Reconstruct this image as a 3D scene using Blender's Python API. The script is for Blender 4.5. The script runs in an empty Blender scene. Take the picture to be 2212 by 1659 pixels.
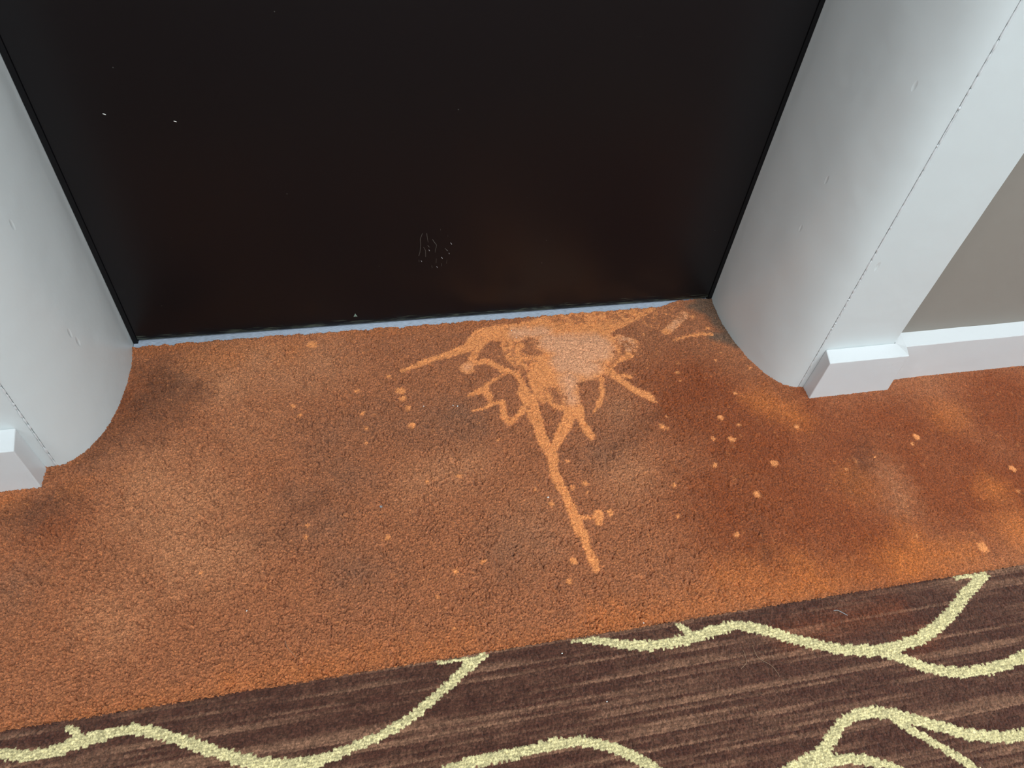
import bpy, bmesh, math, random
import numpy as np
from mathutils import Matrix, Vector

# ------------------------------------------------------------------ camera, world, lamps, exposure
SC = bpy.context.scene
COL = SC.collection
cam_data = bpy.data.cameras.new('camera')
cam_data.sensor_fit = 'HORIZONTAL'
cam_data.sensor_width = 36.0
cam_data.lens = 1591.53 / 2212.0 * 36.0
cam_data.clip_start = 0.02
cam = bpy.data.objects.new('camera', cam_data)
COL.objects.link(cam)
R_ = Vector((0.97933538, -0.18775307, 0.07517315))
U_ = Vector((0.09562184, 0.75738870, 0.64592478))
F_ = Vector((0.17820966, 0.62538879, -0.75969083))
cam.matrix_world = Matrix(((R_.x, U_.x, -F_.x, -0.10706988),
                           (R_.y, U_.y, -F_.y, -0.81239196),
                           (R_.z, U_.z, -F_.z, 0.81323268),
                           (0, 0, 0, 1)))
SC.camera = cam

world = bpy.data.worlds.new('world')
SC.world = world
world.use_nodes = True
world.node_tree.nodes['Background'].inputs[0].default_value = (0.80, 0.88, 1.0, 1)
world.node_tree.nodes['Background'].inputs[1].default_value = 0.35

def area(name, loc, rot, sx, sy, power, col):
    d = bpy.data.lights.new(name, 'AREA')
    d.shape = 'RECTANGLE'; d.size = sx; d.size_y = sy; d.energy = power; d.color = col
    o = bpy.data.objects.new(name, d); COL.objects.link(o)
    o.location = loc; o.rotation_euler = rot
    return o
area('ceiling_light', (0.70, -1.72, 2.36), (0, 0, 0), 1.2, 0.6, 44, (0.89, 0.97, 1.0))
area('ceiling_light', (-2.2, -1.45, 2.36), (0, 0, 0), 1.2, 0.6, 26, (0.89, 0.97, 1.0))
area('ceiling_light', (3.2, -1.45, 2.36), (0, 0, 0), 1.2, 0.6, 26, (0.89, 0.97, 1.0))

SC.view_settings.view_transform = 'Standard'
SC.view_settings.look = 'None'
SC.view_settings.gamma = 1.0
SC.view_settings.use_curve_mapping = False
SC.view_settings.exposure = 0.45

# ------------------------------------------------------------------ traced stains and pattern, in millimetres on the floor
BLEACH=[[[99.1,-39.6,15.5],[172,-35.7,26.3],[250,-32.1,28.7],[319.8,-20.6,9.6],[351.2,-13.1,3.7]],[[160.9,-71.1,34],[189,-90.3,47.2],[225.8,-86.8,39.2]],[[181.5,-120.3,32.8],[206.1,-127.1,22.3]],[[127.5,-102.2,19.7],[153.8,-139.3,18.6],[165.3,-162.6,15.1],[163.2,-194.2,10.1]],[[104.5,-72.3,15.1],[120.3,-109,15.7],[130,-143.7,10.8],[132.6,-176.2,6.8],[138.9,-191,6.7],[146.2,-195.4,6.1]],[[103.3,-48.2,14.4],[75.2,-40.9,13],[49.3,-37.9,8.9],[30.8,-63.5,8.6],[6.7,-72.2,6.5],[-16.7,-79,4.5],[-39.8,-85.6,4.8],[-59.9,-94.3,3.8],[-71.1,-96.6,2.5]],[[62.3,-47.4,6.8],[43.7,-72.8,5.3],[29,-94,5.8],[24.8,-102.9,11.5]],[[28.7,-95.9,5.8],[54.6,-93.3,5.2],[76.3,-114.8,5.1],[94.7,-122.7,5.1],[99,-143.4,4.7],[98.2,-161.2,9.3],[101.5,-172.2,12.9]],[[86,-62.2,5.4],[91.6,-94,7.9],[105.6,-110.9,9.7]],[[101.5,-172.2,12.3],[107.3,-197.2,7.8],[106.2,-227.1,6.7],[108.5,-253.3,8.6],[114.6,-273,8.7],[111.7,-291.1,6.6],[111.3,-312,6.8],[117.7,-336.2,5],[120.4,-356.4,6.8],[122.2,-378.8,6.4],[125.9,-398.1,6.5],[126.6,-413.9,3.9],[128.5,-429.6,6.8],[129.3,-446.1,3.8]],[[101.5,-172.2,10.8],[99.9,-199.6,6.6],[103.1,-216.8,5.3]],[[161.8,-197.4,10.1],[142.4,-228.7,8.3],[125.2,-252.4,6.3],[116.5,-267,6.2]],[[167.2,-194.7,9.2],[168.6,-222.2,5.4],[172.7,-241,6.8],[175.1,-249.5,5.8]],[[157.9,-158.1,5.7],[152.9,-178.8,4.3],[157,-196.8,6.1]],[[218.2,-147.4,3.9],[213.6,-172.4,3.5],[203,-192.3,2.8],[189.3,-209.6,1.2]],[[230.7,-133.9,9.8],[245.4,-154.5,5.8],[261.8,-177.8,5.7],[277.8,-191.4,7.6],[285.4,-203.7,1.9]],[[251.6,-148.5,3.6],[264.4,-152,2.9]],[[16.6,-156.8,2.4],[34.1,-149.5,4.9],[42.8,-147,6.8],[46.3,-161.6,4.9],[48.8,-175.8,3.9],[39.7,-181.5,2.4],[20.5,-184.1,1.5]],[[46.6,-140.4,2.5],[65.4,-128.2,1.9],[76.4,-122.3,1.9]],[[48.9,-175.2,3],[62.7,-174.2,5.5],[61,-197.9,3.9],[65,-212.4,4.4],[78.8,-203.6,3.6],[94,-188.6,6]],[[125.6,-370.5,3.6],[143.3,-374.2,2.3],[152.9,-370.9,6.7],[150,-382.3,4.6]],[[268.5,-75.8,11.1],[284,-85.7,11.8],[274,-108.4,7.4],[253.2,-117.6,4.7],[236.7,-123.3,6.6]],[[345.9,-67.5,5.7],[367.1,-51.9,7.2],[393.9,-31.1,5.9]],[[353.8,-85.8,1.4],[376.5,-79.4,2.5],[402.4,-78.3,2.9],[420.5,-81.3,3.2]],[[50.2,-31.9,5.5],[76.9,-30.9,9],[107,-29,9]],[[98.9,-55.8,6.8],[103.7,-83.9,5.3],[110.6,-100.2,5.9]],[[121.3,-131.5,13.4],[119.3,-160.4,8.7],[123.7,-178.6,6.1]],[[140.3,-148.6,12.7],[150.8,-164.4,7.8]],[[-89.5,-105.3,3.2]],[[169,-370,4.7]],[[96.3,-347.3,3.2]],[[146.6,-322.9,3.3]],[[146.3,-338.9,2]],[[128.7,-327.7,2.5]],[[132.4,-286.3,3.2]],[[105.4,-429.4,4.3]],[[93.4,-454.5,2.7]],[[-4.4,-413.1,2.9]],[[-113.3,-365,2.7]],[[-37.1,-421.7,1.8]],[[-15.7,-288.2,2.3]],[[-56.6,-291.1,2.3]],[[80.8,-323.7,2]],[[-66.4,-197.6,4.9]],[[-68.6,-167.4,3.1]],[[-76.1,-135.5,6.9]],[[-74.7,-149.5,5.1]],[[-132.1,-169.1,3]],[[-128.6,-195.7,2.2]],[[-130.2,-220.8,2.1]],[[-137.5,-127.6,2.9]],[[45.7,-238.4,2.4]],[[279.6,-247,3.7]],[[285.3,-249.4,2.3]],[[293.5,-231.2,2.3]],[[370.9,-242.8,3.5]],[[392.8,-258.7,2.3]],[[374.1,-281.9,4]],[[346.8,-276.6,2.5]],[[331.8,-320.6,3]],[[264.2,-343.2,3.1]],[[372.3,-372.8,4.4]],[[320.2,-425.8,3.4]],[[410.3,-202.9,2.8]],[[405,-135.3,1.6]],[[335.9,-150.7,2.5]],[[335.4,-167.6,1.6]],[[453.9,-155.7,2.6]],[[419.3,-121.2,1.6]],[[401.9,-38.6,3.9]],[[418.2,-66.2,3.1]],[[359.5,-27.2,2.8]],[[340.5,-35.9,2.4]],[[371.7,-19.8,2.5]],[[309.5,-68.3,2.7]],[[326.6,-49.3,2.4]],[[384.6,-38.8,2.1]],[[341.9,-51.1,2.1]],[[-196.4,-30.2,6.8]],[[-224.5,-144,2.7]],[[-215.3,-161.5,3.3]],[[417,-328.4,5.4]],[[372.8,-373,4.5]],[[320.1,-425.5,3]],[[647.4,-314.3,5.1]],[[758,-386.2,4.2]],[[638,-491.8,6.8]],[[557.7,-463,2.5]],[[263.6,-342.8,2.6]],[[-37.6,-421.8,2.2]],[[-49.9,-489.8,2]],[[-3.9,-413,2.8]],[[-210.3,-349.5,2.2]],[[-208.4,-333.9,2.3]],[[-327.4,-378.4,2.1]],[[742.7,-420.1,2.7]],[[633.5,-324.8,2.2]],[[567,-337.5,1.4]],[[476.4,-272.1,3.6]],[[372.1,-281.1,4.2]],[[332.7,-319.7,2.7]],[[283.7,-246.4,2.8]],[[515.5,-351.4,2]],[[254.7,-388.9,1.8]],[[-112,-366.1,1.7]],[[-257.3,-408.2,1.5]],[[-63.2,-450,1.6]]]
HOLES=[[[64.4,-69.5,11.3],[49.8,-79.4,7.2]],[[118.9,-81.1,8.7],[137.9,-88,5.3]],[[74.4,-78.5,3.3]],[[253.5,-96.1,3.1],[252,-113.5,2.3],[234.4,-126,2.6]],[[139.2,-159.3,5],[143.3,-172.3,6.8]],[[99.8,-132.5,2.5],[105.6,-138.8,2.5]],[[160.1,-172.7,1.9],[156.2,-182.8,1.5]],[[230.5,-145.2,3.2]],[[98,-189.1,2.4]],[[44.4,-86.4,2]],[[182.4,-168.4,2.5]]]
PALE=[[[158.8,-66.8,20.5],[190,-86.5,37.2],[225.8,-86.8,30.7]],[[172,-111.5,23.1],[201.4,-122.7,23]],[[169.7,-145,16],[164.5,-166.1,9.4],[164.3,-183.8,7.7]],[[110.7,-41,12.1],[157.5,-46.4,10.4]],[[24.8,-102.9,7]],[[358.2,-59.3,5],[389.2,-35,5.2]],[[275.6,-72.5,8.7],[278.7,-93.1,5.5]]]
MOTTLE=[[[185.2,-18.3,10.7],[219.4,-17.9,10.8]],[[254.5,-15.4,12.7],[285.2,-18.9,12.8]],[[327.5,-36.6,21.8],[390.6,-21.9,18.6]],[[115.5,-61.7,10.2],[135.2,-66,8.5]],[[88.1,-82.1,13.2],[113.2,-115.6,13]],[[139.4,-177.1,18.5]],[[275.7,-92.8,17.2]]]
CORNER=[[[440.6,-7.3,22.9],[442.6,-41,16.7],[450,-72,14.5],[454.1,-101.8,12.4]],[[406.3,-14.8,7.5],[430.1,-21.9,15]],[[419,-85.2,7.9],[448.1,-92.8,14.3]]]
SOIL=[[[-184.5,-207.3,54.3],[-104.1,-194.6,49.1],[4.4,-192.9,65.1]],[[-220.8,-295.8,30.8],[-188,-333.7,41.8],[-264.1,-341.5,17.4]],[[-150.7,-256.7,52.2]],[[42.5,-400.1,71.6]],[[-526.6,-366.3,31.2]],[[-429.7,-181.5,29.2],[-462.2,-206.1,15.7]],[[-532,-270.2,34.6],[-499.1,-255.6,23.6]],[[227.5,-238.9,51.4],[177.7,-272.1,42.2]],[[-147.4,-401.9,50.6]],[[-408.1,-122.6,27.7],[-382.9,-75.9,29.1]]]
SATUR=[[[755.7,-414.4,86.2]],[[345,-203.2,93.7],[441.5,-316.2,115.8],[635.3,-358.8,146.4]],[[837.1,-302.7,121.3]],[[340.7,-391.1,98.5],[510.8,-450.6,97.4]],[[-457.7,-99.9,20.9]],[[512.8,-242.5,55.1]],[[-503.5,-287.1,22.8]]]
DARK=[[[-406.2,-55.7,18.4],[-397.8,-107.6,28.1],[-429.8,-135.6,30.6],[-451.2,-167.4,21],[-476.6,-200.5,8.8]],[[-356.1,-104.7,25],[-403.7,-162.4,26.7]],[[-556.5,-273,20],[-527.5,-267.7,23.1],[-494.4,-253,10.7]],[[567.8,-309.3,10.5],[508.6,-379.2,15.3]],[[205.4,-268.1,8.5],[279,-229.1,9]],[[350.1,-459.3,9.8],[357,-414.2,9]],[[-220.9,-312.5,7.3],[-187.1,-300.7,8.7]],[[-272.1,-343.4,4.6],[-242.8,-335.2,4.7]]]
ORANGE=[[[718.3,-287,35.8]],[[548.2,-456.1,19.6],[554.6,-490.4,31.6]],[[371.8,-494,47.8],[279.7,-479.8,23.6]],[[490.3,-487.1,24.9],[616.2,-499.8,25.5]],[[700.4,-478.8,46.6]],[[118.1,-512.4,27.1],[355,-503.6,23.5],[612.2,-505.7,19]],[[-42.8,-513.3,23.1],[-287.7,-513.1,16.6]],[[442.8,-215.8,31.7],[483.9,-256.1,23.2]],[[-556.4,-250.6,23.4]],[[-490.8,-243.5,13.2]],[[709,-415.3,28.3]],[[515.1,-380.1,34.8]],[[-341.9,-45.9,45.3],[-232.8,-40.8,39]]]
LIGHT=[[[-382.3,-259,91.4],[-322,-345.2,85]],[[-309.2,-67.7,89.6],[-180.6,-65.5,61.8]],[[-414,-416.7,45.8]],[[-7.9,-276.7,40],[-70.2,-289.6,38.8]],[[66,-371.2,49.5]],[[-274.5,-171.9,41.1]],[[209.2,-321.9,40.6]],[[570.2,-357.5,11.5],[564.7,-416.5,9.5]],[[239.6,-198.3,30.6]]]
CREAM=[[[-526.7,-537.6,5.1],[-501,-543.3,5.1],[-475.2,-549.5,5.1],[-454.4,-550.1,5.5],[-434.4,-545.5,6],[-409.5,-541.9,6.1],[-383.9,-540.1,5.3],[-366,-545,4.9],[-343.2,-555,5.3],[-320.4,-565.9,5.7],[-293.3,-579.2,5.7],[-266.5,-591.1,6.1],[-239.9,-599.1,6.1],[-213.3,-601.6,5.7],[-195.4,-601.3,5.3],[-167.9,-595.2,4.9],[-139.7,-589,5],[-110.5,-578.1,4.6],[-84.7,-563.7,4.8],[-63.2,-549.4,4.9],[-40.8,-534.2,5.5],[-20.8,-524.7,4.1]],[[-72.4,-523.9,1.5],[-44.8,-526.4,2],[-24.1,-525.7,2.5]],[[-442.1,-529.8,3.1],[-433.9,-535.6,3.5],[-430,-541,3.5]],[[-257.6,-594.7,5.2],[-226.7,-605.2,5.2],[-195.9,-618.1,5.1],[-152.1,-634.1,5.1],[-107.3,-637.8,5.2],[-76.7,-632.6,5.3],[-55.2,-629,5.3],[-31.5,-628.8,5.4],[-9.5,-629.1,5.4],[12.1,-627.5,5.5],[36.8,-626.4,5.5],[61.2,-627.9,5.1],[84.3,-635,5.1],[104,-645.2,5.5],[118.3,-655.6,5.5],[130.3,-665.2,5.5],[144.6,-681.9,5.4]],[[79.2,-525.1,2.1],[97.7,-527.1,3.7],[113.2,-530.1,4.8],[138.2,-538.5,5.3],[164.2,-543.7,5.8],[191.6,-545,5.9],[220.5,-543.1,5.9],[250.6,-539.1,6.6],[274.4,-537.4,5.5],[300.3,-545.4,6.1],[328.9,-560.1,6],[357.6,-574,6.5],[387.8,-584.4,6.5],[419.6,-591.7,6.5],[455.5,-592.1,6.6],[488.9,-587.5,6.7],[520.4,-576.8,6.9],[548.5,-562.6,6.4],[574.8,-547,6.6],[599.8,-534.3,6.1],[617.6,-525.8,5.6]],[[573.8,-523.4,1.8],[612.4,-525.6,3.1]],[[206.5,-526.5,3.3],[215.1,-534.6,4.4],[221,-541.6,4.3]],[[420.7,-589.7,5.5],[449.2,-603,6.5],[470.8,-617.3,5.9],[494.5,-627.5,5.9],[521.3,-633,5.9],[551.4,-633.7,6],[577.7,-631.6,6],[600.6,-627.7,6.1],[651.5,-617.7,6.3]],[[232.7,-701.6,5.4],[261.6,-694.6,5.5],[279.4,-690.2,5.6],[302.9,-685.4,5.7],[320.1,-677.9,5.7],[332.4,-669.8,5.8],[345.5,-660.2,5.4],[365.3,-654.5,5.5],[388.1,-653.9,6],[410.5,-659.7,6.5],[432.6,-670.7,6],[459.4,-683,6],[481.7,-693,6],[510.8,-701.3,6],[544.3,-705.1,6],[599.8,-701,6.1]],[[407.7,-664.5,4.5],[423.7,-680.7,4.4],[444,-698.3,4.4],[457.7,-712.1,4.8],[467.5,-722.9,4.8],[483.1,-741.2,4.7]],[[278.4,-692.3,4.6],[300.3,-690.7,5.6],[326.5,-691.7,5.7],[351.3,-696,5.2],[373.8,-704.4,4.2],[388.1,-712.7,4.2],[408.8,-728.2,4.2]]]

# ------------------------------------------------------------------ helpers
def hexlin(r, g, b):
    def f(c):
        c /= 255.0
        return c / 12.92 if c <= 0.04045 else ((c + 0.055) / 1.055) ** 2.4
    return (f(r), f(g), f(b), 1.0)

def mat(name, color, rough=0.5, spec=0.5):
    m = bpy.data.materials.new(name); m.use_nodes = True
    b = m.node_tree.nodes['Principled BSDF']
    b.inputs['Base Color'].default_value = color
    b.inputs['Roughness'].default_value = rough
    b.inputs['Specular IOR Level'].default_value = spec
    return m, m.node_tree, b

def tag(o, label=None, cat=None, group=None, kind=None):
    if label: o['label'] = label
    if cat: o['category'] = cat
    if group: o['group'] = group
    if kind: o['kind'] = kind
    return o

def obj(name, me, m=None, parent=None):
    o = bpy.data.objects.new(name, me); COL.objects.link(o)
    if m is not None: me.materials.append(m)
    if parent is not None: o.parent = parent
    return o

def from_bm(name, bm, m, parent=None, smooth=False, bevel=0.0, seg=2):
    if bevel:
        bmesh.ops.bevel(bm, geom=[e for e in bm.edges if e.calc_face_angle(0) > 0.5], offset=bevel, segments=seg, affect='EDGES', profile=0.5)
    bmesh.ops.recalc_face_normals(bm, faces=bm.faces)
    me = bpy.data.meshes.new(name); bm.to_mesh(me); bm.free()
    o = obj(name, me, m, parent)
    if smooth:
        for p in me.polygons: p.use_smooth = True
        me.set_sharp_from_angle(angle=math.radians(35))
    return o

def box(bm, x0, x1, y0, y1, z0, z1):
    v = [bm.verts.new(c) for c in ((x0,y0,z0),(x1,y0,z0),(x1,y1,z0),(x0,y1,z0),(x0,y0,z1),(x1,y0,z1),(x1,y1,z1),(x0,y1,z1))]
    for f in ((3,2,1,0),(4,5,6,7),(0,1,5,4),(1,2,6,5),(2,3,7,6),(3,0,4,7)):
        bm.faces.new([v[i] for i in f])
    return v

def prism(bm, loop, zs, wob=None):
    """loop: plan outline (x, y); zs: heights; closed at both ends"""
    rings = []
    for k, z in enumerate(zs):
        rings.append([bm.verts.new((x + (wob(i, z, x, y)[0] if wob else 0), y + (wob(i, z, x, y)[1] if wob else 0), z)) for i, (x, y) in enumerate(loop)])
    n = len(loop)
    for a, b in zip(rings, rings[1:]):
        for i in range(n):
            bm.faces.new((a[i], a[(i+1) % n], b[(i+1) % n], b[i]))
    bm.faces.new(rings[0][::-1]); bm.faces.new(rings[-1])

def _hash(ix, iy, seed):
    h = (ix.astype(np.int64) * 374761393 + iy.astype(np.int64) * 668265263 + seed * 974634777) & 0x7fffffff
    h = ((h ^ (h >> 13)) * 1274126177) & 0x7fffffff
    h = ((h ^ (h >> 15)) * 461845907) & 0x7fffffff
    return ((h ^ (h >> 16)) & 0xffffff) / float(0xffffff)

def vnoise(x, y, sx, sy, seed):
    fx = x / sx; fy = y / sy
    ix = np.floor(fx); iy = np.floor(fy)
    tx = fx - ix; ty = fy - iy
    tx = tx * tx * (3 - 2 * tx); ty = ty * ty * (3 - 2 * ty)
    a = _hash(ix, iy, seed); b = _hash(ix + 1, iy, seed); c = _hash(ix, iy + 1, seed); d = _hash(ix + 1, iy + 1, seed)
    return (a * (1 - tx) + b * tx) * (1 - ty) + (c * (1 - tx) + d * tx) * ty * 1.0

def field(X, Y, lines, soft, k=1.0, extra=0.0):
    """1 inside the traced strokes, falling to 0 over `soft` mm outside; X, Y in mm"""
    out = np.zeros_like(X)
    for pl in lines:
        pts = pl if len(pl) > 1 else [pl[0], [pl[0][0] + 0.01, pl[0][1], pl[0][2]]]
        for (x0, y0, r0), (x1, y1, r1) in zip(pts, pts[1:]):
            R = max(r0, r1) * k + soft + abs(extra)
            s = np.nonzero((X > min(x0, x1) - R) & (X < max(x0, x1) + R) & (Y > min(y0, y1) - R) & (Y < max(y0, y1) + R))[0]
            if not len(s): continue
            px = X[s]; py = Y[s]
            dx, dy = x1 - x0, y1 - y0; L = dx * dx + dy * dy
            t = np.clip(((px - x0) * dx + (py - y0) * dy) / L, 0, 1)
            d = np.hypot(px - x0 - t * dx, py - y0 - t * dy) - (r0 + (r1 - r0) * t) * k - extra
            v = np.clip(0.5 - d / soft, 0, 1)
            out[s] = np.maximum(out[s], v)
    return out

def tufts(x, y, px, py, jit, seed, stagger=0.5):
    """nearest jittered tuft of every point: id coordinates, tuft centre, distance"""
    iy0 = np.floor(y / py); best = np.full(x.shape, 1e9); cx = np.zeros_like(x); cy = np.zeros_like(x); rid = np.zeros_like(x)
    for dj in (-1, 0, 1):
        iy = iy0 + dj; off = (iy % 2) * stagger
        ix0 = np.floor(x / px - off)
        for di in (-1, 0, 1):
            ix = ix0 + di
            tx = (ix + off + 0.5 + (_hash(ix, iy, seed) - 0.5) * jit) * px
            ty = (iy + 0.5 + (_hash(ix, iy, seed + 1) - 0.5) * jit) * py
            d = np.hypot((x - tx) / px, (y - ty) / py)
            m = d < best
            best[m] = d[m]; cx[m] = tx[m]; cy[m] = ty[m]; rid[m] = _hash(ix, iy, seed + 2)[m]
    return cx, cy, rid, best

def axis(lo, hi, flo, fhi, fine, coarse):
    a = np.arange(lo, flo, coarse); b = np.arange(flo, fhi, fine); c = np.arange(fhi, hi + coarse * 0.5, coarse)
    return np.concatenate([a, b, c])

def grid_mesh(name, X, Y, Z, keep=None, attrs=None):
    ny, nx = X.shape
    idx = np.arange(nx * ny, dtype=np.int32).reshape(ny, nx)
    q = np.stack([idx[:-1, :-1], idx[:-1, 1:], idx[1:, 1:], idx[1:, :-1]], -1).reshape(-1, 4)
    if keep is not None:
        q = q[keep[q].all(1)]
        used = np.zeros(nx * ny, bool); used[q.ravel()] = True
        remap = np.cumsum(used) - 1
        q = remap[q].astype(np.int32)
    else:
        used = np.ones(nx * ny, bool)
    co = np.stack([X.ravel()[used], Y.ravel()[used], Z.ravel()[used]], -1).astype(np.float32)
    me = bpy.data.meshes.new(name)
    me.vertices.add(len(co)); me.vertices.foreach_set('co', co.ravel())
    me.loops.add(len(q) * 4); me.loops.foreach_set('vertex_index', q.ravel())
    me.polygons.add(len(q))
    me.polygons.foreach_set('loop_start', np.arange(0, len(q) * 4, 4, dtype=np.int32))
    me.polygons.foreach_set('loop_total', np.full(len(q), 4, dtype=np.int32))
    me.update(calc_edges=True)
    me.polygons.foreach_set('use_smooth', np.ones(len(q), bool))
    for k, v in (attrs or {}).items():
        a = me.attributes.new(k, 'FLOAT', 'POINT')
        a.data.foreach_set('value', np.asarray(v).ravel()[used].astype(np.float32))
    return me

# ------------------------------------------------------------------ materials
def paint(name, color, rough, dents=0.45, peel=0.12):
    m, nt, b = mat(name, color, rough, 0.5)
    n = nt.nodes; l = nt.links
    tc = n.new('ShaderNodeTexCoord')
    mp = n.new('ShaderNodeMapping'); mp.inputs['Scale'].default_value = (1, 1, 0.35)   # brush strokes run upright
    nz = n.new('ShaderNodeTexNoise'); nz.inputs['Scale'].default_value = 260; nz.inputs['Detail'].default_value = 3
    n2 = n.new('ShaderNodeTexNoise'); n2.inputs['Scale'].default_value = 22; n2.inputs['Detail'].default_value = 2
    vo = n.new('ShaderNodeTexVoronoi'); vo.inputs['Scale'].default_value = 55
    vo.inputs['Randomness'].default_value = 1.0
    cr = n.new('ShaderNodeValToRGB'); cr.color_ramp.elements[0].position = 0.05; cr.color_ramp.elements[1].position = 0.16
    l.new(tc.outputs['Object'], mp.inputs['Vector'])
    for t in (nz, vo): l.new(mp.outputs[0], t.inputs['Vector'])
    l.new(tc.outputs['Object'], n2.inputs['Vector'])
    l.new(vo.outputs['Distance'], cr.inputs[0])
    # dents only in scattered patches
    gt = n.new('ShaderNodeMath'); gt.operation = 'GREATER_THAN'; gt.inputs[1].default_value = 0.88
    wn = n.new('ShaderNodeSeparateColor'); l.new(vo.outputs['Color'], wn.inputs[0]); l.new(wn.outputs[0], gt.inputs[0])
    inv = n.new('ShaderNodeMath'); inv.operation = 'SUBTRACT'; inv.inputs[0].default_value = 1.0; l.new(cr.outputs[0], inv.inputs[1])
    dm = n.new('ShaderNodeMath'); dm.operation = 'MULTIPLY'; l.new(inv.outputs[0], dm.inputs[0]); l.new(gt.outputs[0], dm.inputs[1])
    b1 = n.new('ShaderNodeBump'); b1.inputs['Strength'].default_value = peel; b1.inputs['Distance'].default_value = 0.0006
    b2 = n.new('ShaderNodeBump'); b2.inputs['Strength'].default_value = 0.25; b2.inputs['Distance'].default_value = 0.004
    b3 = n.new('ShaderNodeBump'); b3.inputs['Strength'].default_value = dents; b3.inputs['Distance'].default_value = 0.0015; b3.invert = True
    l.new(nz.outputs[0], b1.inputs['Height']); l.new(n2.outputs[0], b2.inputs['Height']); l.new(dm.outputs[0], b3.inputs['Height'])
    l.new(b1.outputs[0], b2.inputs['Normal']); l.new(b2.outputs[0], b3.inputs['Normal']); l.new(b3.outputs[0], b.inputs['Normal'])
    return m

M_WHITE = paint('white_gloss_paint', hexlin(213, 220, 221), 0.33)
M_BASE = paint('white_skirting_paint', hexlin(216, 220, 222), 0.30, 0.1, 0.25)
M_WALL = paint('taupe_wall_paint', hexlin(143, 137, 129), 0.75, 0.0, 0.1)
M_FAR = paint('pale_wall_paint', hexlin(214, 218, 220), 0.75, 0.0, 0.1)
M_CEIL, _, _ = mat('ceiling_paint', hexlin(225, 224, 220), 0.9)
M_SLAB, _, _ = mat('floor_slab', hexlin(90, 86, 82), 0.9)
M_BLACK, _, _ = mat('black_gap_shade', (0.004, 0.004, 0.005, 1), 0.5, 0.25)  # near-black colour for the shade in the gaps beside the door
M_STRIP, nt, b = mat('grey_blue_strip', hexlin(128, 142, 160), 0.45)
nz = nt.nodes.new('ShaderNodeTexNoise'); nz.inputs['Scale'].default_value = 120
cr = nt.nodes.new('ShaderNodeValToRGB')
cr.color_ramp.elements[0].color = hexlin(150, 160, 174); cr.color_ramp.elements[0].position = 0.35
cr.color_ramp.elements[1].color = hexlin(196, 208, 226); cr.color_ramp.elements[1].position = 0.6
nt.links.new(nz.outputs[0], cr.inputs[0]); nt.links.new(cr.outputs[0], b.inputs['Base Color'])

def door_material():
    m, nt, b = mat('black_brown_door_paint', hexlin(30, 24, 22), 0.32, 0.32)
    n = nt.nodes; l = nt.links
    tc = n.new('ShaderNodeTexCoord'); sp = n.new('ShaderNodeSeparateXYZ'); l.new(tc.outputs['Object'], sp.inputs[0])
    # worn scratches along the bottom edge
    mp = n.new('ShaderNodeMapping'); mp.inputs['Scale'].default_value = (28, 1, 420); l.new(tc.outputs['Object'], mp.inputs[0])
    nz = n.new('ShaderNodeTexNoise'); nz.inputs['Scale'].default_value = 1.0; nz.inputs['Detail'].default_value = 4; nz.inputs['Roughness'].default_value = 0.7
    l.new(mp.outputs[0], nz.inputs['Vector'])
    mr = n.new('ShaderNodeMapRange'); mr.inputs['From Min'].default_value = 0.02; mr.inputs['From Max'].default_value = 0.002
    mr.inputs['To Min'].default_value = 0; mr.inputs['To Max'].default_value = 0.24
    l.new(sp.outputs[2], mr.inputs[0])
    ad = n.new('ShaderNodeMath'); ad.operation = 'ADD'; l.new(nz.outputs[0], ad.inputs[0]); l.new(mr.outputs[0], ad.inputs[1])
    cr = n.new('ShaderNodeValToRGB'); cr.color_ramp.elements[0].position = 0.70; cr.color_ramp.elements[1].position = 0.80
    l.new(ad.outputs[0], cr.inputs[0])
    # fine dust specks
    vo = n.new('ShaderNodeTexVoronoi'); vo.inputs['Scale'].default_value = 46; l.new(tc.outputs['Object'], vo.inputs['Vector'])
    lt = n.new('ShaderNodeMath'); lt.operation = 'LESS_THAN'; lt.inputs[1].default_value = 0.035; l.new(vo.outputs['Distance'], lt.inputs[0])
    sc = n.new('ShaderNodeSeparateColor'); l.new(vo.outputs['Color'], sc.inputs[0])
    g = n.new('ShaderNodeMath'); g.operation = 'GREATER_THAN'; g.inputs[1].default_value = 0.86; l.new(sc.outputs[0], g.inputs[0])
    mu = n.new('ShaderNodeMath'); mu.operation = 'MULTIPLY'; l.new(lt.outputs[0], mu.inputs[0]); l.new(g.outputs[0], mu.inputs[1])
    m3 = n.new('ShaderNodeMath'); m3.operation = 'MULTIPLY'; m3.inputs[1].default_value = 0.35; l.new(mu.outputs[0], m3.inputs[0])
    m1 = n.new('ShaderNodeMix'); m1.data_type = 'RGBA'
    m1.inputs['A'].default_value = hexlin(19, 17, 19); m1.inputs['B'].default_value = hexlin(86, 92, 80)
    mm = n.new('ShaderNodeMath'); mm.operation = 'MULTIPLY'; mm.inputs[1].default_value = 0.7; l.new(cr.outputs[0], mm.inputs[0])
    l.new(mm.outputs[0], m1.inputs['Factor'])
    m2 = n.new('ShaderNodeMix'); m2.data_type = 'RGBA'; m2.inputs['B'].default_value = hexlin(140, 140, 134)
    l.new(m1.outputs['Result'], m2.inputs['A']); l.new(m3.outputs[0], m2.inputs['Factor'])
    l.new(m2.outputs['Result'], b.inputs['Base Color'])
    nb = n.new('ShaderNodeTexNoise'); nb.inputs['Scale'].default_value = 90
    bp = n.new('ShaderNodeBump'); bp.inputs['Strength'].default_value = 0.06; bp.inputs['Distance'].default_value = 0.001
    l.new(tc.outputs['Object'], nb.inputs['Vector']); l.new(nb.outputs[0], bp.inputs['Height']); l.new(bp.outputs[0], b.inputs['Normal'])
    return m
M_DOOR = door_material()

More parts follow.
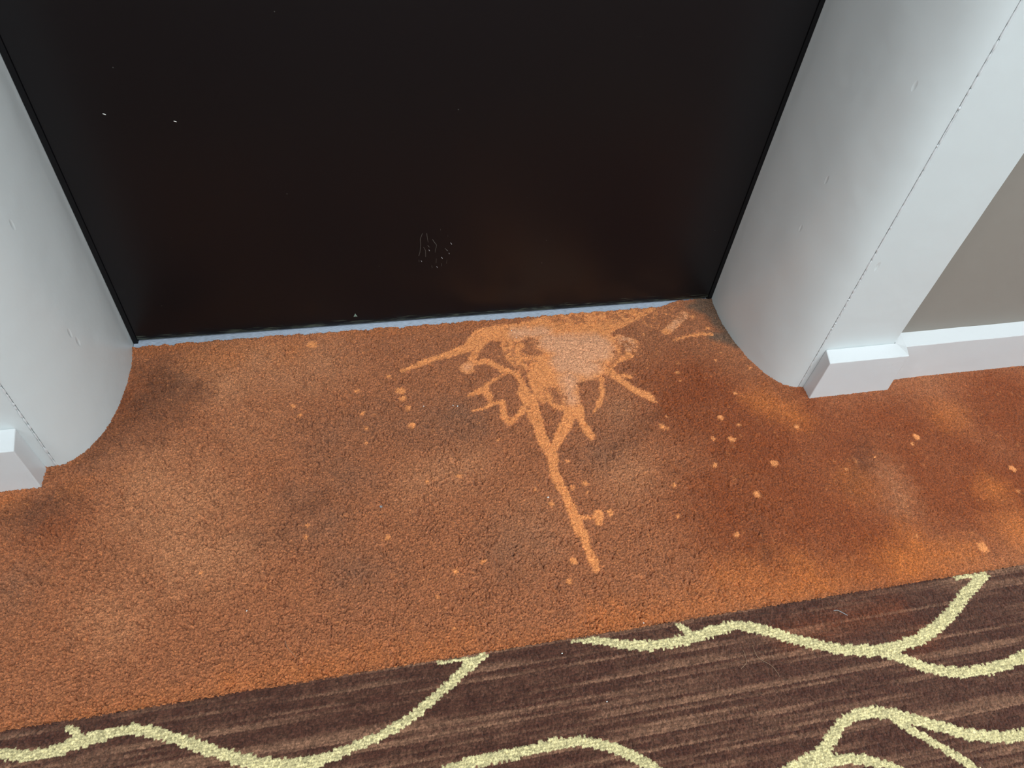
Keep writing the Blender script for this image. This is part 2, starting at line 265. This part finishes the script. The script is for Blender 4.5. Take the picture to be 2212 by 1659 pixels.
def attr(nt, name):
    a = nt.nodes.new('ShaderNodeAttribute'); a.attribute_name = name; return a.outputs['Fac']
def mix(nt, a, bcol, fac, mode='MIX'):
    x = nt.nodes.new('ShaderNodeMix'); x.data_type = 'RGBA'; x.blend_type = mode
    if isinstance(a, tuple): x.inputs['A'].default_value = a
    else: nt.links.new(a, x.inputs['A'])
    if isinstance(bcol, tuple): x.inputs['B'].default_value = bcol
    else: nt.links.new(bcol, x.inputs['B'])
    if isinstance(fac, float): x.inputs['Factor'].default_value = fac
    else: nt.links.new(fac, x.inputs['Factor'])
    return x.outputs['Result']
def pile_finish(nt, b, col, scale, strength, vmin, vmax):
    """fibre-to-fibre colour variation and a fine fibre bump"""
    n = nt.nodes; l = nt.links
    tc = n.new('ShaderNodeTexCoord')
    nz = n.new('ShaderNodeTexNoise'); nz.inputs['Scale'].default_value = scale; nz.inputs['Detail'].default_value = 3; nz.inputs['Roughness'].default_value = 0.7
    l.new(tc.outputs['Object'], nz.inputs['Vector'])
    mr = n.new('ShaderNodeMapRange'); mr.inputs['From Min'].default_value = 0.40; mr.inputs['From Max'].default_value = 0.60
    mr.inputs['To Min'].default_value = vmin; mr.inputs['To Max'].default_value = vmax; mr.clamp = False
    l.new(nz.outputs[0], mr.inputs[0])
    mv = n.new('ShaderNodeMapRange'); mv.inputs['To Min'].default_value = 0.72; mv.inputs['To Max'].default_value = 1.28
    l.new(attr(nt, 'tuft'), mv.inputs[0])
    mu = n.new('ShaderNodeMath'); mu.operation = 'MULTIPLY'; l.new(mr.outputs[0], mu.inputs[0]); l.new(mv.outputs[0], mu.inputs[1])
    sc = n.new('ShaderNodeVectorMath'); sc.operation = 'SCALE'; l.new(col, sc.inputs[0]); l.new(mu.outputs[0], sc.inputs['Scale'])
    l.new(sc.outputs[0], b.inputs['Base Color'])
    bp = n.new('ShaderNodeBump'); bp.inputs['Strength'].default_value = strength; bp.inputs['Distance'].default_value = 0.0022
    l.new(nz.outputs[0], bp.inputs['Height']); l.new(bp.outputs[0], b.inputs['Normal'])
    b.inputs['Sheen Weight'].default_value = 0.12; b.inputs['Sheen Roughness'].default_value = 0.5

M_ORANGE, nt, b = mat('orange_cut_pile', hexlin(170, 95, 50), 0.95, 0.08)
c = mix(nt, hexlin(178, 110, 71), hexlin(148, 74, 35), attr(nt, 'satur'))
c = mix(nt, c, hexlin(216, 124, 58), attr(nt, 'orange'))
c = mix(nt, c, hexlin(198, 132, 90), attr(nt, 'light'))
c = mix(nt, c, hexlin(136, 98, 76), attr(nt, 'soil'))
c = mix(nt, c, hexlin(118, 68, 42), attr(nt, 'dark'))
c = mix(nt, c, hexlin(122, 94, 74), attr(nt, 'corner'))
c = mix(nt, c, hexlin(246, 157, 93), attr(nt, 'bleach'))
c = mix(nt, c, hexlin(236, 170, 128), attr(nt, 'pale'))
pile_finish(nt, b, c, 820, 1.0, 0.80, 1.54)

M_BROWN, nt, b = mat('brown_striped_pile', hexlin(80, 55, 48), 0.95, 0.08)
c = mix(nt, hexlin(82, 50, 40), hexlin(140, 102, 80), attr(nt, 'stripe'))
c = mix(nt, c, hexlin(150, 74, 34), attr(nt, 'rust'))
c = mix(nt, c, hexlin(222, 208, 156), attr(nt, 'cream'))
pile_finish(nt, b, c, 520, 1.0, 0.78, 1.36)

M_LINT, _, _ = mat('white_lint', hexlin(235, 235, 230), 0.9)
M_GREYLINT, _, _ = mat('grey_lint', hexlin(150, 150, 152), 0.9)
M_HAIR, _, _ = mat('pale_hair', hexlin(160, 130, 105), 0.6)
M_SCUFF, _, _ = mat('grey_scuff', hexlin(70, 66, 62), 0.6)
M_CHIP, _, _ = mat('green_grey_chip', hexlin(120, 140, 128), 0.6)

# ------------------------------------------------------------------ plan of the doorway (metres; door face at y = 0, corridor towards -y)
JAMB = [(0.4500, 0.045), (0.4500, 0.000), (0.4475, -0.015), (0.4462, -0.030), (0.4457, -0.045), (0.4459, -0.060), (0.4468, -0.075), (0.4484, -0.090),
        (0.4505, -0.105), (0.4532, -0.120), (0.4568, -0.134), (0.4612, -0.147), (0.4662, -0.159), (0.4720, -0.170), (0.4785, -0.180),
        (0.4855, -0.1885), (0.4925, -0.1945), (0.4995, -0.1990), (0.5060, -0.2016), (0.5115, -0.2028)]
FACE = -0.2032; WALL_Y = -0.185; TOP = 2.05

def jamb_x(y):
    ys = np.array([p[1] for p in JAMB])[::-1]; xs = np.array([p[0] for p in JAMB])[::-1]
    return np.interp(y, ys, xs)

# ------------------------------------------------------------------ shell
def struct(name, bm, m, label, cat, **kw):
    o = from_bm(name, bm, m, **kw); tag(o, label, cat, kind='structure'); return o

bm = bmesh.new(); box(bm, -4.0, 4.4, -2.4, 0.12, -0.06, -0.0085)
struct('floor', bm, M_SLAB, 'grey floor slab under the carpets', 'floor')
bm = bmesh.new(); box(bm, -4.0, 4.4, -2.4, 0.12, 2.40, 2.46)
struct('ceiling', bm, M_CEIL, 'pale corridor ceiling above the doorway', 'ceiling')
bm = bmesh.new(); box(bm, -4.0, 4.4, -2.46, -2.38, -0.0085, 2.40)
struct('wall_front', bm, M_FAR, 'pale wall on the far side of the corridor', 'wall')
bm = bmesh.new(); box(bm, 0.56, 4.4, WALL_Y, 0.12, -0.0085, 2.40)
struct('wall_right', bm, M_WALL, 'taupe wall to the right of the doorway above the white skirting', 'wall')
bm = bmesh.new(); box(bm, -4.0, -0.56, WALL_Y, 0.12, -0.0085, 2.40)
struct('wall_left', bm, M_WALL, 'taupe wall to the left of the doorway', 'wall')
bm = bmesh.new(); box(bm, -0.56, 0.56, WALL_Y, 0.12, TOP + 0.11, 2.40)
struct('wall_back', bm, M_WALL, 'taupe wall above the doorway', 'wall')

rng = random.Random(4)
def side_trim(s):
    side = 'right' if s > 0 else 'left'
    # rounded reveal
    loop = [(s * x, y) for x, y in JAMB] + [(s * 0.5125, -0.199), (s * 0.5125, -0.18), (s * 0.5595, -0.18), (s * 0.5595, 0.045)]
    zs = [-0.0085, 0.0, 0.004, 0.01, 0.02, 0.035] + [0.06 + i * 0.025 for i in range(80)]
    zs = [z for z in zs if z < TOP] + [TOP]
    ph = rng.random() * 9
    def wob(i, z, x, y):
        if not (1 < i < len(JAMB) - 1): return (0, 0)
        a = 0.0004 * math.sin(z * 31 + ph + i * .2) * math.sin(z * 13.7 + i * 0.5)
        if z < 0.02: a += 0.0005 * math.sin(i * 2.3 + z * 900)
        return (a, a)
    bm = bmesh.new(); prism(bm, loop, zs, wob)
    j = struct('trim_%d' % (1 if s < 0 else 2), bm, M_WHITE,
               'white painted reveal curving out from the %s edge of the black door' % side, 'door reveal', smooth=True)
    # flat casing
    bm = bmesh.new()
    x0, x1 = 0.5132, 0.6335
    loop = [(x0, -0.1995), (x0 + 0.0012, FACE + 0.0006), (x0 + 0.003, FACE), (x1 - 0.0015, FACE), (x1, FACE + 0.0015), (x1, WALL_Y), (x1, WALL_Y + 0.0002), (x0, WALL_Y + 0.0002)]
    loop = [(s * x, y) for x, y in loop]
    def wob2(i, z, x, y):
        return (0.0003 * math.sin(z * 47 + i) * math.sin(z * 19), 0.0) if i < 5 else (0, 0)
    prism(bm, loop, [-0.0085] + [0.02 * i for i in range(int(TOP / 0.02))] + [TOP], wob2)
    cs = struct('trim_%d' % (3 if s < 0 else 4), bm, M_WHITE, 'flat white door casing board %s of the doorway' % side, 'door casing', smooth=True)
    # brittle caulk bead in the joint between reveal and casing
    bm = bmesh.new()
    z = 0.0
    while z < 1.2:
        L = rng.uniform(0.003, 0.016)
        k = max(2, int(L / 0.0025)); prev = None
        for q in range(k + 1):
            zz = z + L * q / k
            r = 0.0010 * rng.uniform(0.6, 1.3) * (0.45 if q in (0, k) else 1)
            cx = s * (0.5129 + rng.uniform(-.0003, .0003)); cy = -0.2030
            ring = [bm.verts.new((cx + r * math.cos(a) * 1.3, cy + r * math.sin(a), zz)) for a in [i * math.pi / 3 for i in range(6)]]
            if prev:
                for i in range(6): bm.faces.new((prev[i], prev[(i+1) % 6], ring[(i+1) % 6], ring[i]))
            else: bm.faces.new(ring[::-1])
            prev = ring
        bm.faces.new(prev)
        z += L + rng.choice([0, 0, 0, 0, 0.0006, 0.001])
    o = from_bm('caulk_bead', bm, M_BASE, parent=cs, smooth=True)
    # plinth block wrapped in skirting: front, chamfered top, ends
    yf = -0.2255 if s > 0 else -0.2335
    bx0 = 0.5198 if s > 0 else 0.5245
    bm = bmesh.new()
    B = [(bx0, FACE + 0.001, -0.0085), (bx0, yf, -0.0085), (0.6515, yf, -0.0085), (0.6735, -0.2078, -0.0085), (0.6735, WALL_Y - 0.0001, -0.0085), (0.6345, WALL_Y - 0.0001, -0.0085), (0.6345, FACE - 0.0001, -0.0085), (bx0, FACE - 0.0001, -0.0085)]
    B = B[1:]
    T = [(bx0, yf, 0.0765), (0.6465, yf, 0.0760), (0.6530, -0.2078, 0.0760), (0.6530, WALL_Y - 0.0001, 0.0815), (0.6345, WALL_Y - 0.0001, 0.0835), (0.6345, FACE - 0.0001, 0.0815), (bx0 + 0.003, FACE - 0.0001, 0.0815)]
    vb = [bm.verts.new((s * x, y, z)) for x, y, z in B]; vt = [bm.verts.new((s * x, y, z)) for x, y, z in T]
    n = len(B)
    for i in range(n): bm.faces.new((vb[i], vb[(i+1) % n], vt[(i+1) % n], vt[i]))
    bm.faces.new(vb[::-1]); bmesh.ops.triangulate(bm, faces=[bm.faces.new(vt)])
    pl = struct('trim_%d' % (5 if s < 0 else 6), bm, M_BASE, 'white plinth block with chamfered top at the foot of the %s casing' % side, 'plinth block')
    bv = pl.modifiers.new('edges', 'BEVEL'); bv.width = 0.0012; bv.segments = 2; bv.limit_method = 'ANGLE'; bv.angle_limit = math.radians(35)
    # skirting along the wall
    bm = bmesh.new()
    prof = [(-0.2075, -0.0085), (-0.2075, 0.0750), (-0.2068, 0.0762), (WALL_Y - 0.0002, 0.0818), (WALL_Y - 0.0002, -0.0085)]
    prev = None
    xs = [0.6745] + [0.70 + 0.05 * i for i in range(74)]
    rr = random.Random(9)
    for k, x in enumerate([0.652] + xs):
        dz = rr.uniform(-.0004, .0004)
        ring = [bm.verts.new((s * (x if not (k == 0 and z < 0.05) else 0.6745 - 0.0001), y, z + (dz if z > 0 else 0))) for y, z in prof]
        if prev:
            for i in range(5): bm.faces.new((prev[i], prev[(i+1) % 5], ring[(i+1) % 5], ring[i]))
        else: bm.faces.new(ring[::-1])
        prev = ring
    bm.faces.new(prev)
    struct('baseboard_' + side, bm, M_BASE, 'white skirting board with chamfered top running %s along the taupe wall' % side, 'skirting')
side_trim(1); side_trim(-1)

# head of the doorway
bm = bmesh.new(); box(bm, -0.5595, 0.5595, -0.18, 0.045, TOP, TOP + 0.11)
struct('trim_7', bm, M_WHITE, 'white lining across the top of the doorway', 'door reveal', bevel=0.01)
bm = bmesh.new(); box(bm, -0.6335, 0.6335, FACE, WALL_Y - 0.0002, TOP, TOP + 0.12)
struct('trim_8', bm, M_WHITE, 'flat white casing board across the top of the doorway', 'door casing', bevel=0.002)

# ------------------------------------------------------------------ door
door = bpy.data.objects.new('door_1', None); COL.objects.link(door)
door.location = (0, 0.0035, 0); door.rotation_euler = (0, 0, math.radians(-0.40))
tag(door, 'flat black-brown door with a worn bottom edge, closed between the white reveals', 'door', kind='structure')
bm = bmesh.new(); box(bm, -0.4425, 0.4425, 0.0, 0.036, 0.0015, TOP - 0.004)
from_bm('door_panel', bm, M_DOOR, parent=door, bevel=0.0012)
for s in (-1, 1):  # black strips put in for the shadow gap between door and reveal
    bm = bmesh.new(); box(bm, s * 0.4432 if s > 0 else -0.4494, 0.4494 if s > 0 else -0.4432, -0.0015, 0.030, -0.006, TOP - 0.004)
    o = from_bm('gap_shade_strip', bm, M_BLACK, parent=door)
    o['label'] = 'thin matt black strip standing in for the shadow gap down the %s edge of the door' % ('right' if s > 0 else 'left')
# scratches and scuffs on the door face: (x, z) strokes with half width in mm
def strokes(name, lines, m, y, parent):
    bm = bmesh.new()
    for pts in lines:
        vs = []
        for k, (x, z, r) in enumerate(pts):
            a = pts[max(k - 1, 0)]; c_ = pts[min(k + 1, len(pts) - 1)]
            dx, dz = c_[0] - a[0], c_[1] - a[1]; L = math.hypot(dx, dz) or 1
            nx, nz_ = -dz / L * r / 1000, dx / L * r / 1000
            vs.append((bm.verts.new((x + nx, y, z + nz_)), bm.verts.new((x, y - 0.00035, z)), bm.verts.new((x - nx, y, z - nz_))))
        for a, b_ in zip(vs, vs[1:]):
            bm.faces.new((a[0], a[1], b_[1], b_[0])); bm.faces.new((a[1], a[2], b_[2], b_[1]))
    return from_bm(name, bm, m, parent=parent)
def dpx(x, y):   # photo crop (850..1030, 460..620 at 10.37x) to door metres
    u = (850 + x / 10.37 - 905) / 70.0; v = (460 + y / 10.37 - 510) / 70.0
    return (-0.0323 + 0.0456 * u, 0.1647 - 0.0623 * v)
SC_ = [[(655,500,.45),(600,620,.5),(610,720,.5),(590,880,.45),(560,960,.4)], [(745,500,.5),(760,600,.4),(775,690,.3)], [(670,780,.3),(715,860,.4),(715,990,.5)],
       [(870,630,.5),(910,690,.5),(965,760,.45),(935,860,.4),(930,910,.25)], [(760,750,.4),(800,790,.4)], [(1150,830,.3),(1215,890,.4)], [(955,1040,.3),(950,1140,.3)],
       [(1080,1150,.4),(1080,1210,.3)], [(1200,1080,.2),(1190,1160,.3)], [(560,1040,.3),(565,1090,.3)], [(1215,560,.2),(1218,600,.2)], [(850,1180,.3),(860,1240,.3)], [(1050,430,.3),(1052,460,.3)]]
o = strokes('scuff_mark', [[(*dpx(x, y), w) for x, y, w in l] for l in SC_], M_SCUFF, -0.0001, door); o['label'] = 'patch of faint grey wavy scuffs low on the door'
BR = [[(1275,720,.3),(1305,760,.5)], [(1180,860,.3),(1205,885,.5)], [(1240,930,.4),(1252,960,.4)], [(1070,1015,.4),(1098,1050,.5)], [(785,840,.3),(805,870,.5)], [(605,1060,.3),(625,1090,.4)], [(960,1210,.3),(980,1240,.4)]]
o = strokes('scuff_mark', [[(*dpx(x, y), w) for x, y, w in l] for l in BR], M_GREYLINT, -0.0001, door); o['label'] = 'short bright nicks among the scuffs on the door'
for (x, z) in ((-0.3745, 0.3541), (-0.3035, 0.3432)):
    o = strokes('paint_nick', [[(x - 0.0014, z + 0.0006, .3), (x, z, .75), (x + 0.0016, z - 0.0008, .3)]], M_LINT, -0.0001, door)
bm = bmesh.new()
v = [bm.verts.new(c) for c in ((-0.1334, -0.0002, 0.0165), (-0.1275, -0.0002, 0.0165), (-0.1305, -0.0002, 0.0232), (-0.1306, -0.001, 0.0185))]
for f in ((0,1,3),(1,2,3),(2,0,3)): bm.faces.new([v[i] for i in f])
o = from_bm('paint_chip', bm, M_CHIP, parent=door); o['label'] = 'small grey-green triangular chip near the bottom of the door'

# threshold strip
bm = bmesh.new(); box(bm, -0.4490, 0.4490, -0.0140, 0.044, -0.0084, -0.0046)
o = from_bm('threshold_strip', bm, M_STRIP, bevel=0.0008)
tag(o, 'thin grey-blue threshold strip showing between the black door and the orange carpet', 'threshold')

# ------------------------------------------------------------------ orange carpet
def smooth01(v): return v * v * (3 - 2 * v)

SEAM = -0.5225
xs = axis(-1.6, 2.2, -0.64, 1.05, 0.00085, 0.004)
ys = np.arange(SEAM - 0.0015, 0.0045, 0.00085)
X, Y = np.meshgrid(xs, ys)
x = X.ravel() * 1000; y = Y.ravel() * 1000
cx, cy, rid, dd = tufts(x, y, 1.95, 1.95, 0.95, 11)
# mixed lookup position: mostly the tuft centre, slightly blurred
wx = (vnoise(x, y, 9, 9, 21) - 0.5) * 7; wy = (vnoise(x, y, 9, 9, 22) - 0.5) * 7
mx = cx * 0.75 + x * 0.25; my = cy * 0.75 + y * 0.25
n_f = vnoise(mx, my, 3.2, 3.2, 31); n_m = vnoise(mx, my, 8, 8, 32); n_l = vnoise(mx, my, 22, 22, 33)
bl = field(mx + wx * 0.3, my + wy * 0.3, BLEACH, 5.0, 1.0)
ho = field(mx + wx * 0.5, my + wy * 0.5, HOLES, 8.0, 1.0)
mo = field(mx + wx, my + wy, MOTTLE, 22.0, 1.0)
bl = np.clip((bl - 0.5 + (n_f - 0.5) * 0.55 + (n_m - 0.5) * 0.3) * 1.7 + 0.5, 0, 1)
bl *= 1 - np.clip(ho * 1.3 - (1 - n_f) * 0.4, 0, 1) * 0.9
bl *= 1 - np.clip(mo * 1.6 * np.clip((n_m * 0.6 + n_f * 0.6 - 0.52) * 3.5, 0, 1), 0, 0.85)
mo_add = mo * np.clip((n_f - 0.55) * 3 + (n_m - 0.5), 0, 1) * 0.5
bl = np.maximum(bl, mo_add)
# faint overall halo of bleach below the splash
pa = field(mx + wx, my + wy, PALE, 22.0, 0.9)
pa = smooth01(pa) * 0.9 * (bl > 0.3)
so = smooth01(field(x + wx * 3, y + wy * 3, SOIL, 90.0, 0.6))
lf = vnoise(x, y, 60, 60, 41) * 0.6 + vnoise(x, y, 25, 25, 42) * 0.4
so = so * (0.05 + 0.6 * lf)
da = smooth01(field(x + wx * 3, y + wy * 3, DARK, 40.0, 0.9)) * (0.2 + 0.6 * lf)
sa = smooth01(field(x + wx * 3, y + wy * 3, SATUR, 120.0, 0.9)) * (0.75 + 0.4 * lf)
og = 0.75 * smooth01(field(x + wx * 2, y + wy * 2, ORANGE, 60.0, 0.65)) * (0.35 + 0.8 * vnoise(x, y, 40, 40, 43))
# brighter orange line along the seam and along the door
og = np.maximum(og, np.clip(1 - (y - SEAM * 1000) / 26, 0, 1) * 0.35 * (0.2 + lf))
og = np.maximum(og, np.clip(1 + (y + 4) / 30, 0, 1) * 0.35 * (x < 300))
li = smooth01(field(x + wx * 3, y + wy * 3, LIGHT, 90.0, 0.7)) * (0.4 + 0.7 * vnoise(x, y, 45, 45, 44))
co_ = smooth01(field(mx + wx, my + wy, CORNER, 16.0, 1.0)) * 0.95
# height: tuft domes, random lengths, and wandering creases between clumps
amp = 1 - 0.45 * smooth01(np.clip((x - 150) / 350, 0, 1)) - 0.2 * smooth01(np.clip((y + 200) / 150, 0, 1)) * (x < 150)
h = amp * (-0.0048 * dd ** 2 + 0.0004 + (rid - 0.5) * 0.0016)
ux = x + (vnoise(x, y, 5, 5, 61) - 0.5) * 5; uy = y + (vnoise(x, y, 5, 5, 62) - 0.5) * 5
cr1 = 1 - np.clip(np.abs(vnoise(ux, uy, 5.2, 5.2, 51) - 0.5) / 0.13, 0, 1)
gate = np.clip((vnoise(x, y, 13, 13, 52) - 0.35) * 3, 0, 1)
wear_crease = np.clip(1 - (x - 250) / 350, 0.25, 1)
h -= 0.0036 * cr1 * gate * wear_crease
h *= 1 - 0.55 * bl
h += (vnoise(x, y, 55, 55, 53) - 0.5) * 0.0012 + 0.0003
# pile folds over at the cut edge by the door
edge = -3.6 - 0.012 * 1000 * np.clip((x + 450) / 1000, 0, 0.9) * 0.55 + (vnoise(x, y * 0, 9, 9, 71) - 0.5) * 3.5 + (vnoise(x, y * 0, 3, 3, 72) - 0.5) * 1.5
edge = np.where(x > 355, edge + np.clip((x - 355) / 35, 0, 1) * 11, edge)
h -= np.clip((y - edge + 5) / 5, 0, 1) ** 2 * 0.0015
h += np.clip(1 - (y - SEAM * 1000) / 4, 0, 1) * 0.0016
keep = (y <= edge) & (y > SEAM * 1000 - 0.6 + (rid - 0.5) * 1.3)
ax_ = np.abs(x) / 1000
inner = (ax_ < jamb_x(np.clip(y / 1000, -0.2028, 0.04)) + 0.0015)
front = (y / 1000 < FACE + 0.0015)
plb = (ax_ > np.where(x > 0, 0.5213, 0.5260)) & (ax_ < 0.649 + np.clip(y / 1000 + 0.2255, 0, 0.019) * 1.2) & (y / 1000 > np.where(x > 0, -0.2240, -0.2320))
outer = (ax_ >= 0.651) & (y / 1000 > -0.2060)
slot = (y / 1000 <= -0.2000) & (ax_ > 0.5)
keep &= (inner | front) & ~plb & ~outer
# carpet dips a little where it meets trim
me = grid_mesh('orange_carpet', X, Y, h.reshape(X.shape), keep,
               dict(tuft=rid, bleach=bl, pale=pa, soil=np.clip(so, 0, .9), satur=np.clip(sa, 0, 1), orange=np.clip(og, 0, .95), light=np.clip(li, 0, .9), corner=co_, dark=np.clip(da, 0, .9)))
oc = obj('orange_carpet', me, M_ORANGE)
tag(oc, 'worn rust-orange cut-pile carpet with a pale bleach splash and drips in the doorway', 'carpet')

# ------------------------------------------------------------------ brown corridor carpet
xs = axis(-1.6, 2.2, -0.64, 1.05, 0.00085, 0.004)
ys = np.concatenate([np.arange(-2.37, -0.80, 0.004), np.arange(-0.80, SEAM + 0.0015, 0.00085)])
X, Y = np.meshgrid(xs, ys)
x = X.ravel() * 1000; y = Y.ravel() * 1000
cx, cy, rid, dd = tufts(x, y, 2.6, 3.1, 0.55, 91)
PER = 643.7
crm = np.zeros_like(x)
for k in (0, -1, 1, 2):
    if k == 0: L_ = CREAM
    else: L_ = [[[p[0] + k * PER, p[1], p[2]] for p in pl] for i, pl in enumerate(CREAM) if (k < 0 and i in (4, 5, 6, 7, 8, 9)) or (k > 0 and i in (4, 5, 6, 8, 9))]
    if k == -1: L_ = [pl for pl in L_ if max(p[0] for p in pl) < -500]
    if k > 0: L_ = [pl for pl in L_ if min(p[0] for p in pl) > 680]
    crm = np.maximum(crm, field(cx, cy, L_, 0.8, 1.0, 0.0))
crm = (crm > 0.5 + (rid - 0.5) * 0.3).astype(float)
row = cy
st = vnoise(cx, np.floor(cy / 3.1) * 3.1, 170, 3.1, 81) * 0.5 + vnoise(cx + 77, np.floor(cy / 3.1) * 3.1, 60, 6.2, 82) * 0.3 + vnoise(cx, cy, 300, 12.4, 83) * 0.35
st = np.clip((st - 0.52) * 3.6, 0, 1) * 0.85 + (vnoise(cx, cy, 14, 3.1, 84) - 0.5) * 0.3 + 0.08
rust = smooth01(field(x, y, [[[330, -560, 10], [480, -548, 8]], [[470, -590, 8], [500, -585, 6]]], 50.0, 1.0)) * 0.38
h = -0.0036 * dd ** 2 + (rid - 0.5) * 0.0012
rowd = np.abs((y / 3.1) % 1.0 - 0.5)          # grooves between the tuft rows
h -= 0.0006 * np.clip(rowd - 0.3, 0, 1) * 5 * 0.4
h += crm * 0.0006 + (vnoise(x, y, 40, 40, 85) - 0.5) * 0.001
me = grid_mesh('brown_carpet', X, Y, h.reshape(X.shape), None, dict(tuft=rid, cream=crm, stripe=np.clip(st, 0, 1), rust=rust))
bc = obj('brown_carpet', me, M_BROWN)
tag(bc, 'dark brown streaky corridor carpet woven with ragged curving cream lines', 'carpet')

# ------------------------------------------------------------------ lint and hairs lying on the pile
def lint(name, pos, size, m, label, cat='lint', seed=1, stretch=1.5, ang=0.0):
    r = random.Random(seed); bm = bmesh.new()
    bmesh.ops.create_icosphere(bm, subdivisions=2, radius=size * 0.62 / 1000)
    for v in bm.verts:
        k = 0.65 + 0.7 * r.random()
        v.co = Vector((v.co.x * k * stretch, v.co.y * k, v.co.z * k * 0.6))
    o = from_bm(name, bm, m, smooth=True)
    o.location = (pos[0], pos[1], 0.0008); o.rotation_euler = (0, 0, ang)
    return tag(o, label, cat)
lint('lint_fleck', (-0.0065, -0.172), 1.1, M_LINT, 'white lint fleck left of the bleach drips, the left one of a close pair', seed=1, ang=2)
lint('lint_fleck', (-0.0005, -0.174), 1.3, M_LINT, 'white lint fleck left of the bleach drips, the right one of a close pair', seed=2, ang=1)
lint('lint_fleck', (-0.0475, -0.168), 0.9, M_LINT, 'tiny lone white lint fleck further left of the bleach drips', seed=3)
lint('lint_fleck', (-0.2752, -0.4333), 1.0, M_LINT, 'tiny white lint fleck on the lower left orange carpet', seed=4, ang=1)
lint('carpet_crumb', (0.0939, -0.3378), 1.4, M_LINT, 'cream crumb beside the long bleach drip on the orange carpet', 'crumb', seed=5)
lint('lint_fleck', (0.1033, -0.0371), 1.2, M_LINT, 'white lint fleck on the upper left of the bleach splash, nearer the door', seed=6, ang=1.9)
lint('lint_fleck', (0.1080, -0.0520), 1.0, M_LINT, 'white lint fleck on the upper left of the bleach splash, further from the door', seed=7, ang=1.7)
lint('lint_fleck', (0.0650, -0.5371), 0.9, M_LINT, 'white lint fleck on the brown carpet just left below the cream line start', seed=8)
lint('lint_fleck', (0.1009, -0.5954), 0.9, M_LINT, 'white lint fleck on the brown carpet between two cream curves near the bottom', seed=9)
lint('lint_fleck', (0.1668, -0.5180), 0.9, M_LINT, 'white lint fleck on the orange carpet right at the brown seam', seed=10)
lint('lint_fluff', (-0.1180, -0.3208), 2.2, M_GREYLINT, 'faint grey fluff on the middle of the orange carpet', seed=11, ang=-.6)

def hair(name, pts, m, label, r=0.00022, cat='hair'):
    cu = bpy.data.curves.new(name, 'CURVE'); cu.dimensions = '3D'; cu.bevel_depth = r; cu.bevel_resolution = 1; cu.resolution_u = 6
    sp = cu.splines.new('NURBS'); sp.points.add(len(pts) - 1); sp.use_endpoint_u = True; sp.order_u = 3
    for q, (a, b_) in zip(sp.points, pts): q.co = (a, b_, 0.0011, 1)
    dg = None
    o = bpy.data.objects.new(name, cu); COL.objects.link(o)
    me = bpy.data.meshes.new_from_object(o.evaluated_get(bpy.context.evaluated_depsgraph_get()))
    bpy.data.objects.remove(o); o2 = obj(name, me, m)
    return tag(o2, label, cat)
hair('hair_strand', [(0.2837, -0.5637), (0.2830, -0.5730), (0.2853, -0.5800), (0.2991, -0.5901), (0.3004, -0.6022)], M_HAIR, 'long pale curved hair on the brown carpet under the cream line')
hair('hair_strand', [(0.2709, -0.5670), (0.2704, -0.5772), (0.2690, -0.5820), (0.2601, -0.5863)], M_HAIR, 'short hooked hair just left of the long pale hair')
hair('hair_strand', [(-0.2330, -0.4747), (-0.2325, -0.4800), (-0.2290, -0.4856), (-0.2217, -0.4944)], M_HAIR, 'pale curved hair on the lower left orange carpet')
hair('lint_thread', [(0.3986, -0.5401), (0.4030, -0.5395), (0.4066, -0.5425), (0.4128, -0.5481)], M_GREYLINT, 'grey thread of lint on the brown carpet near the rust stain', 0.0005, 'lint')
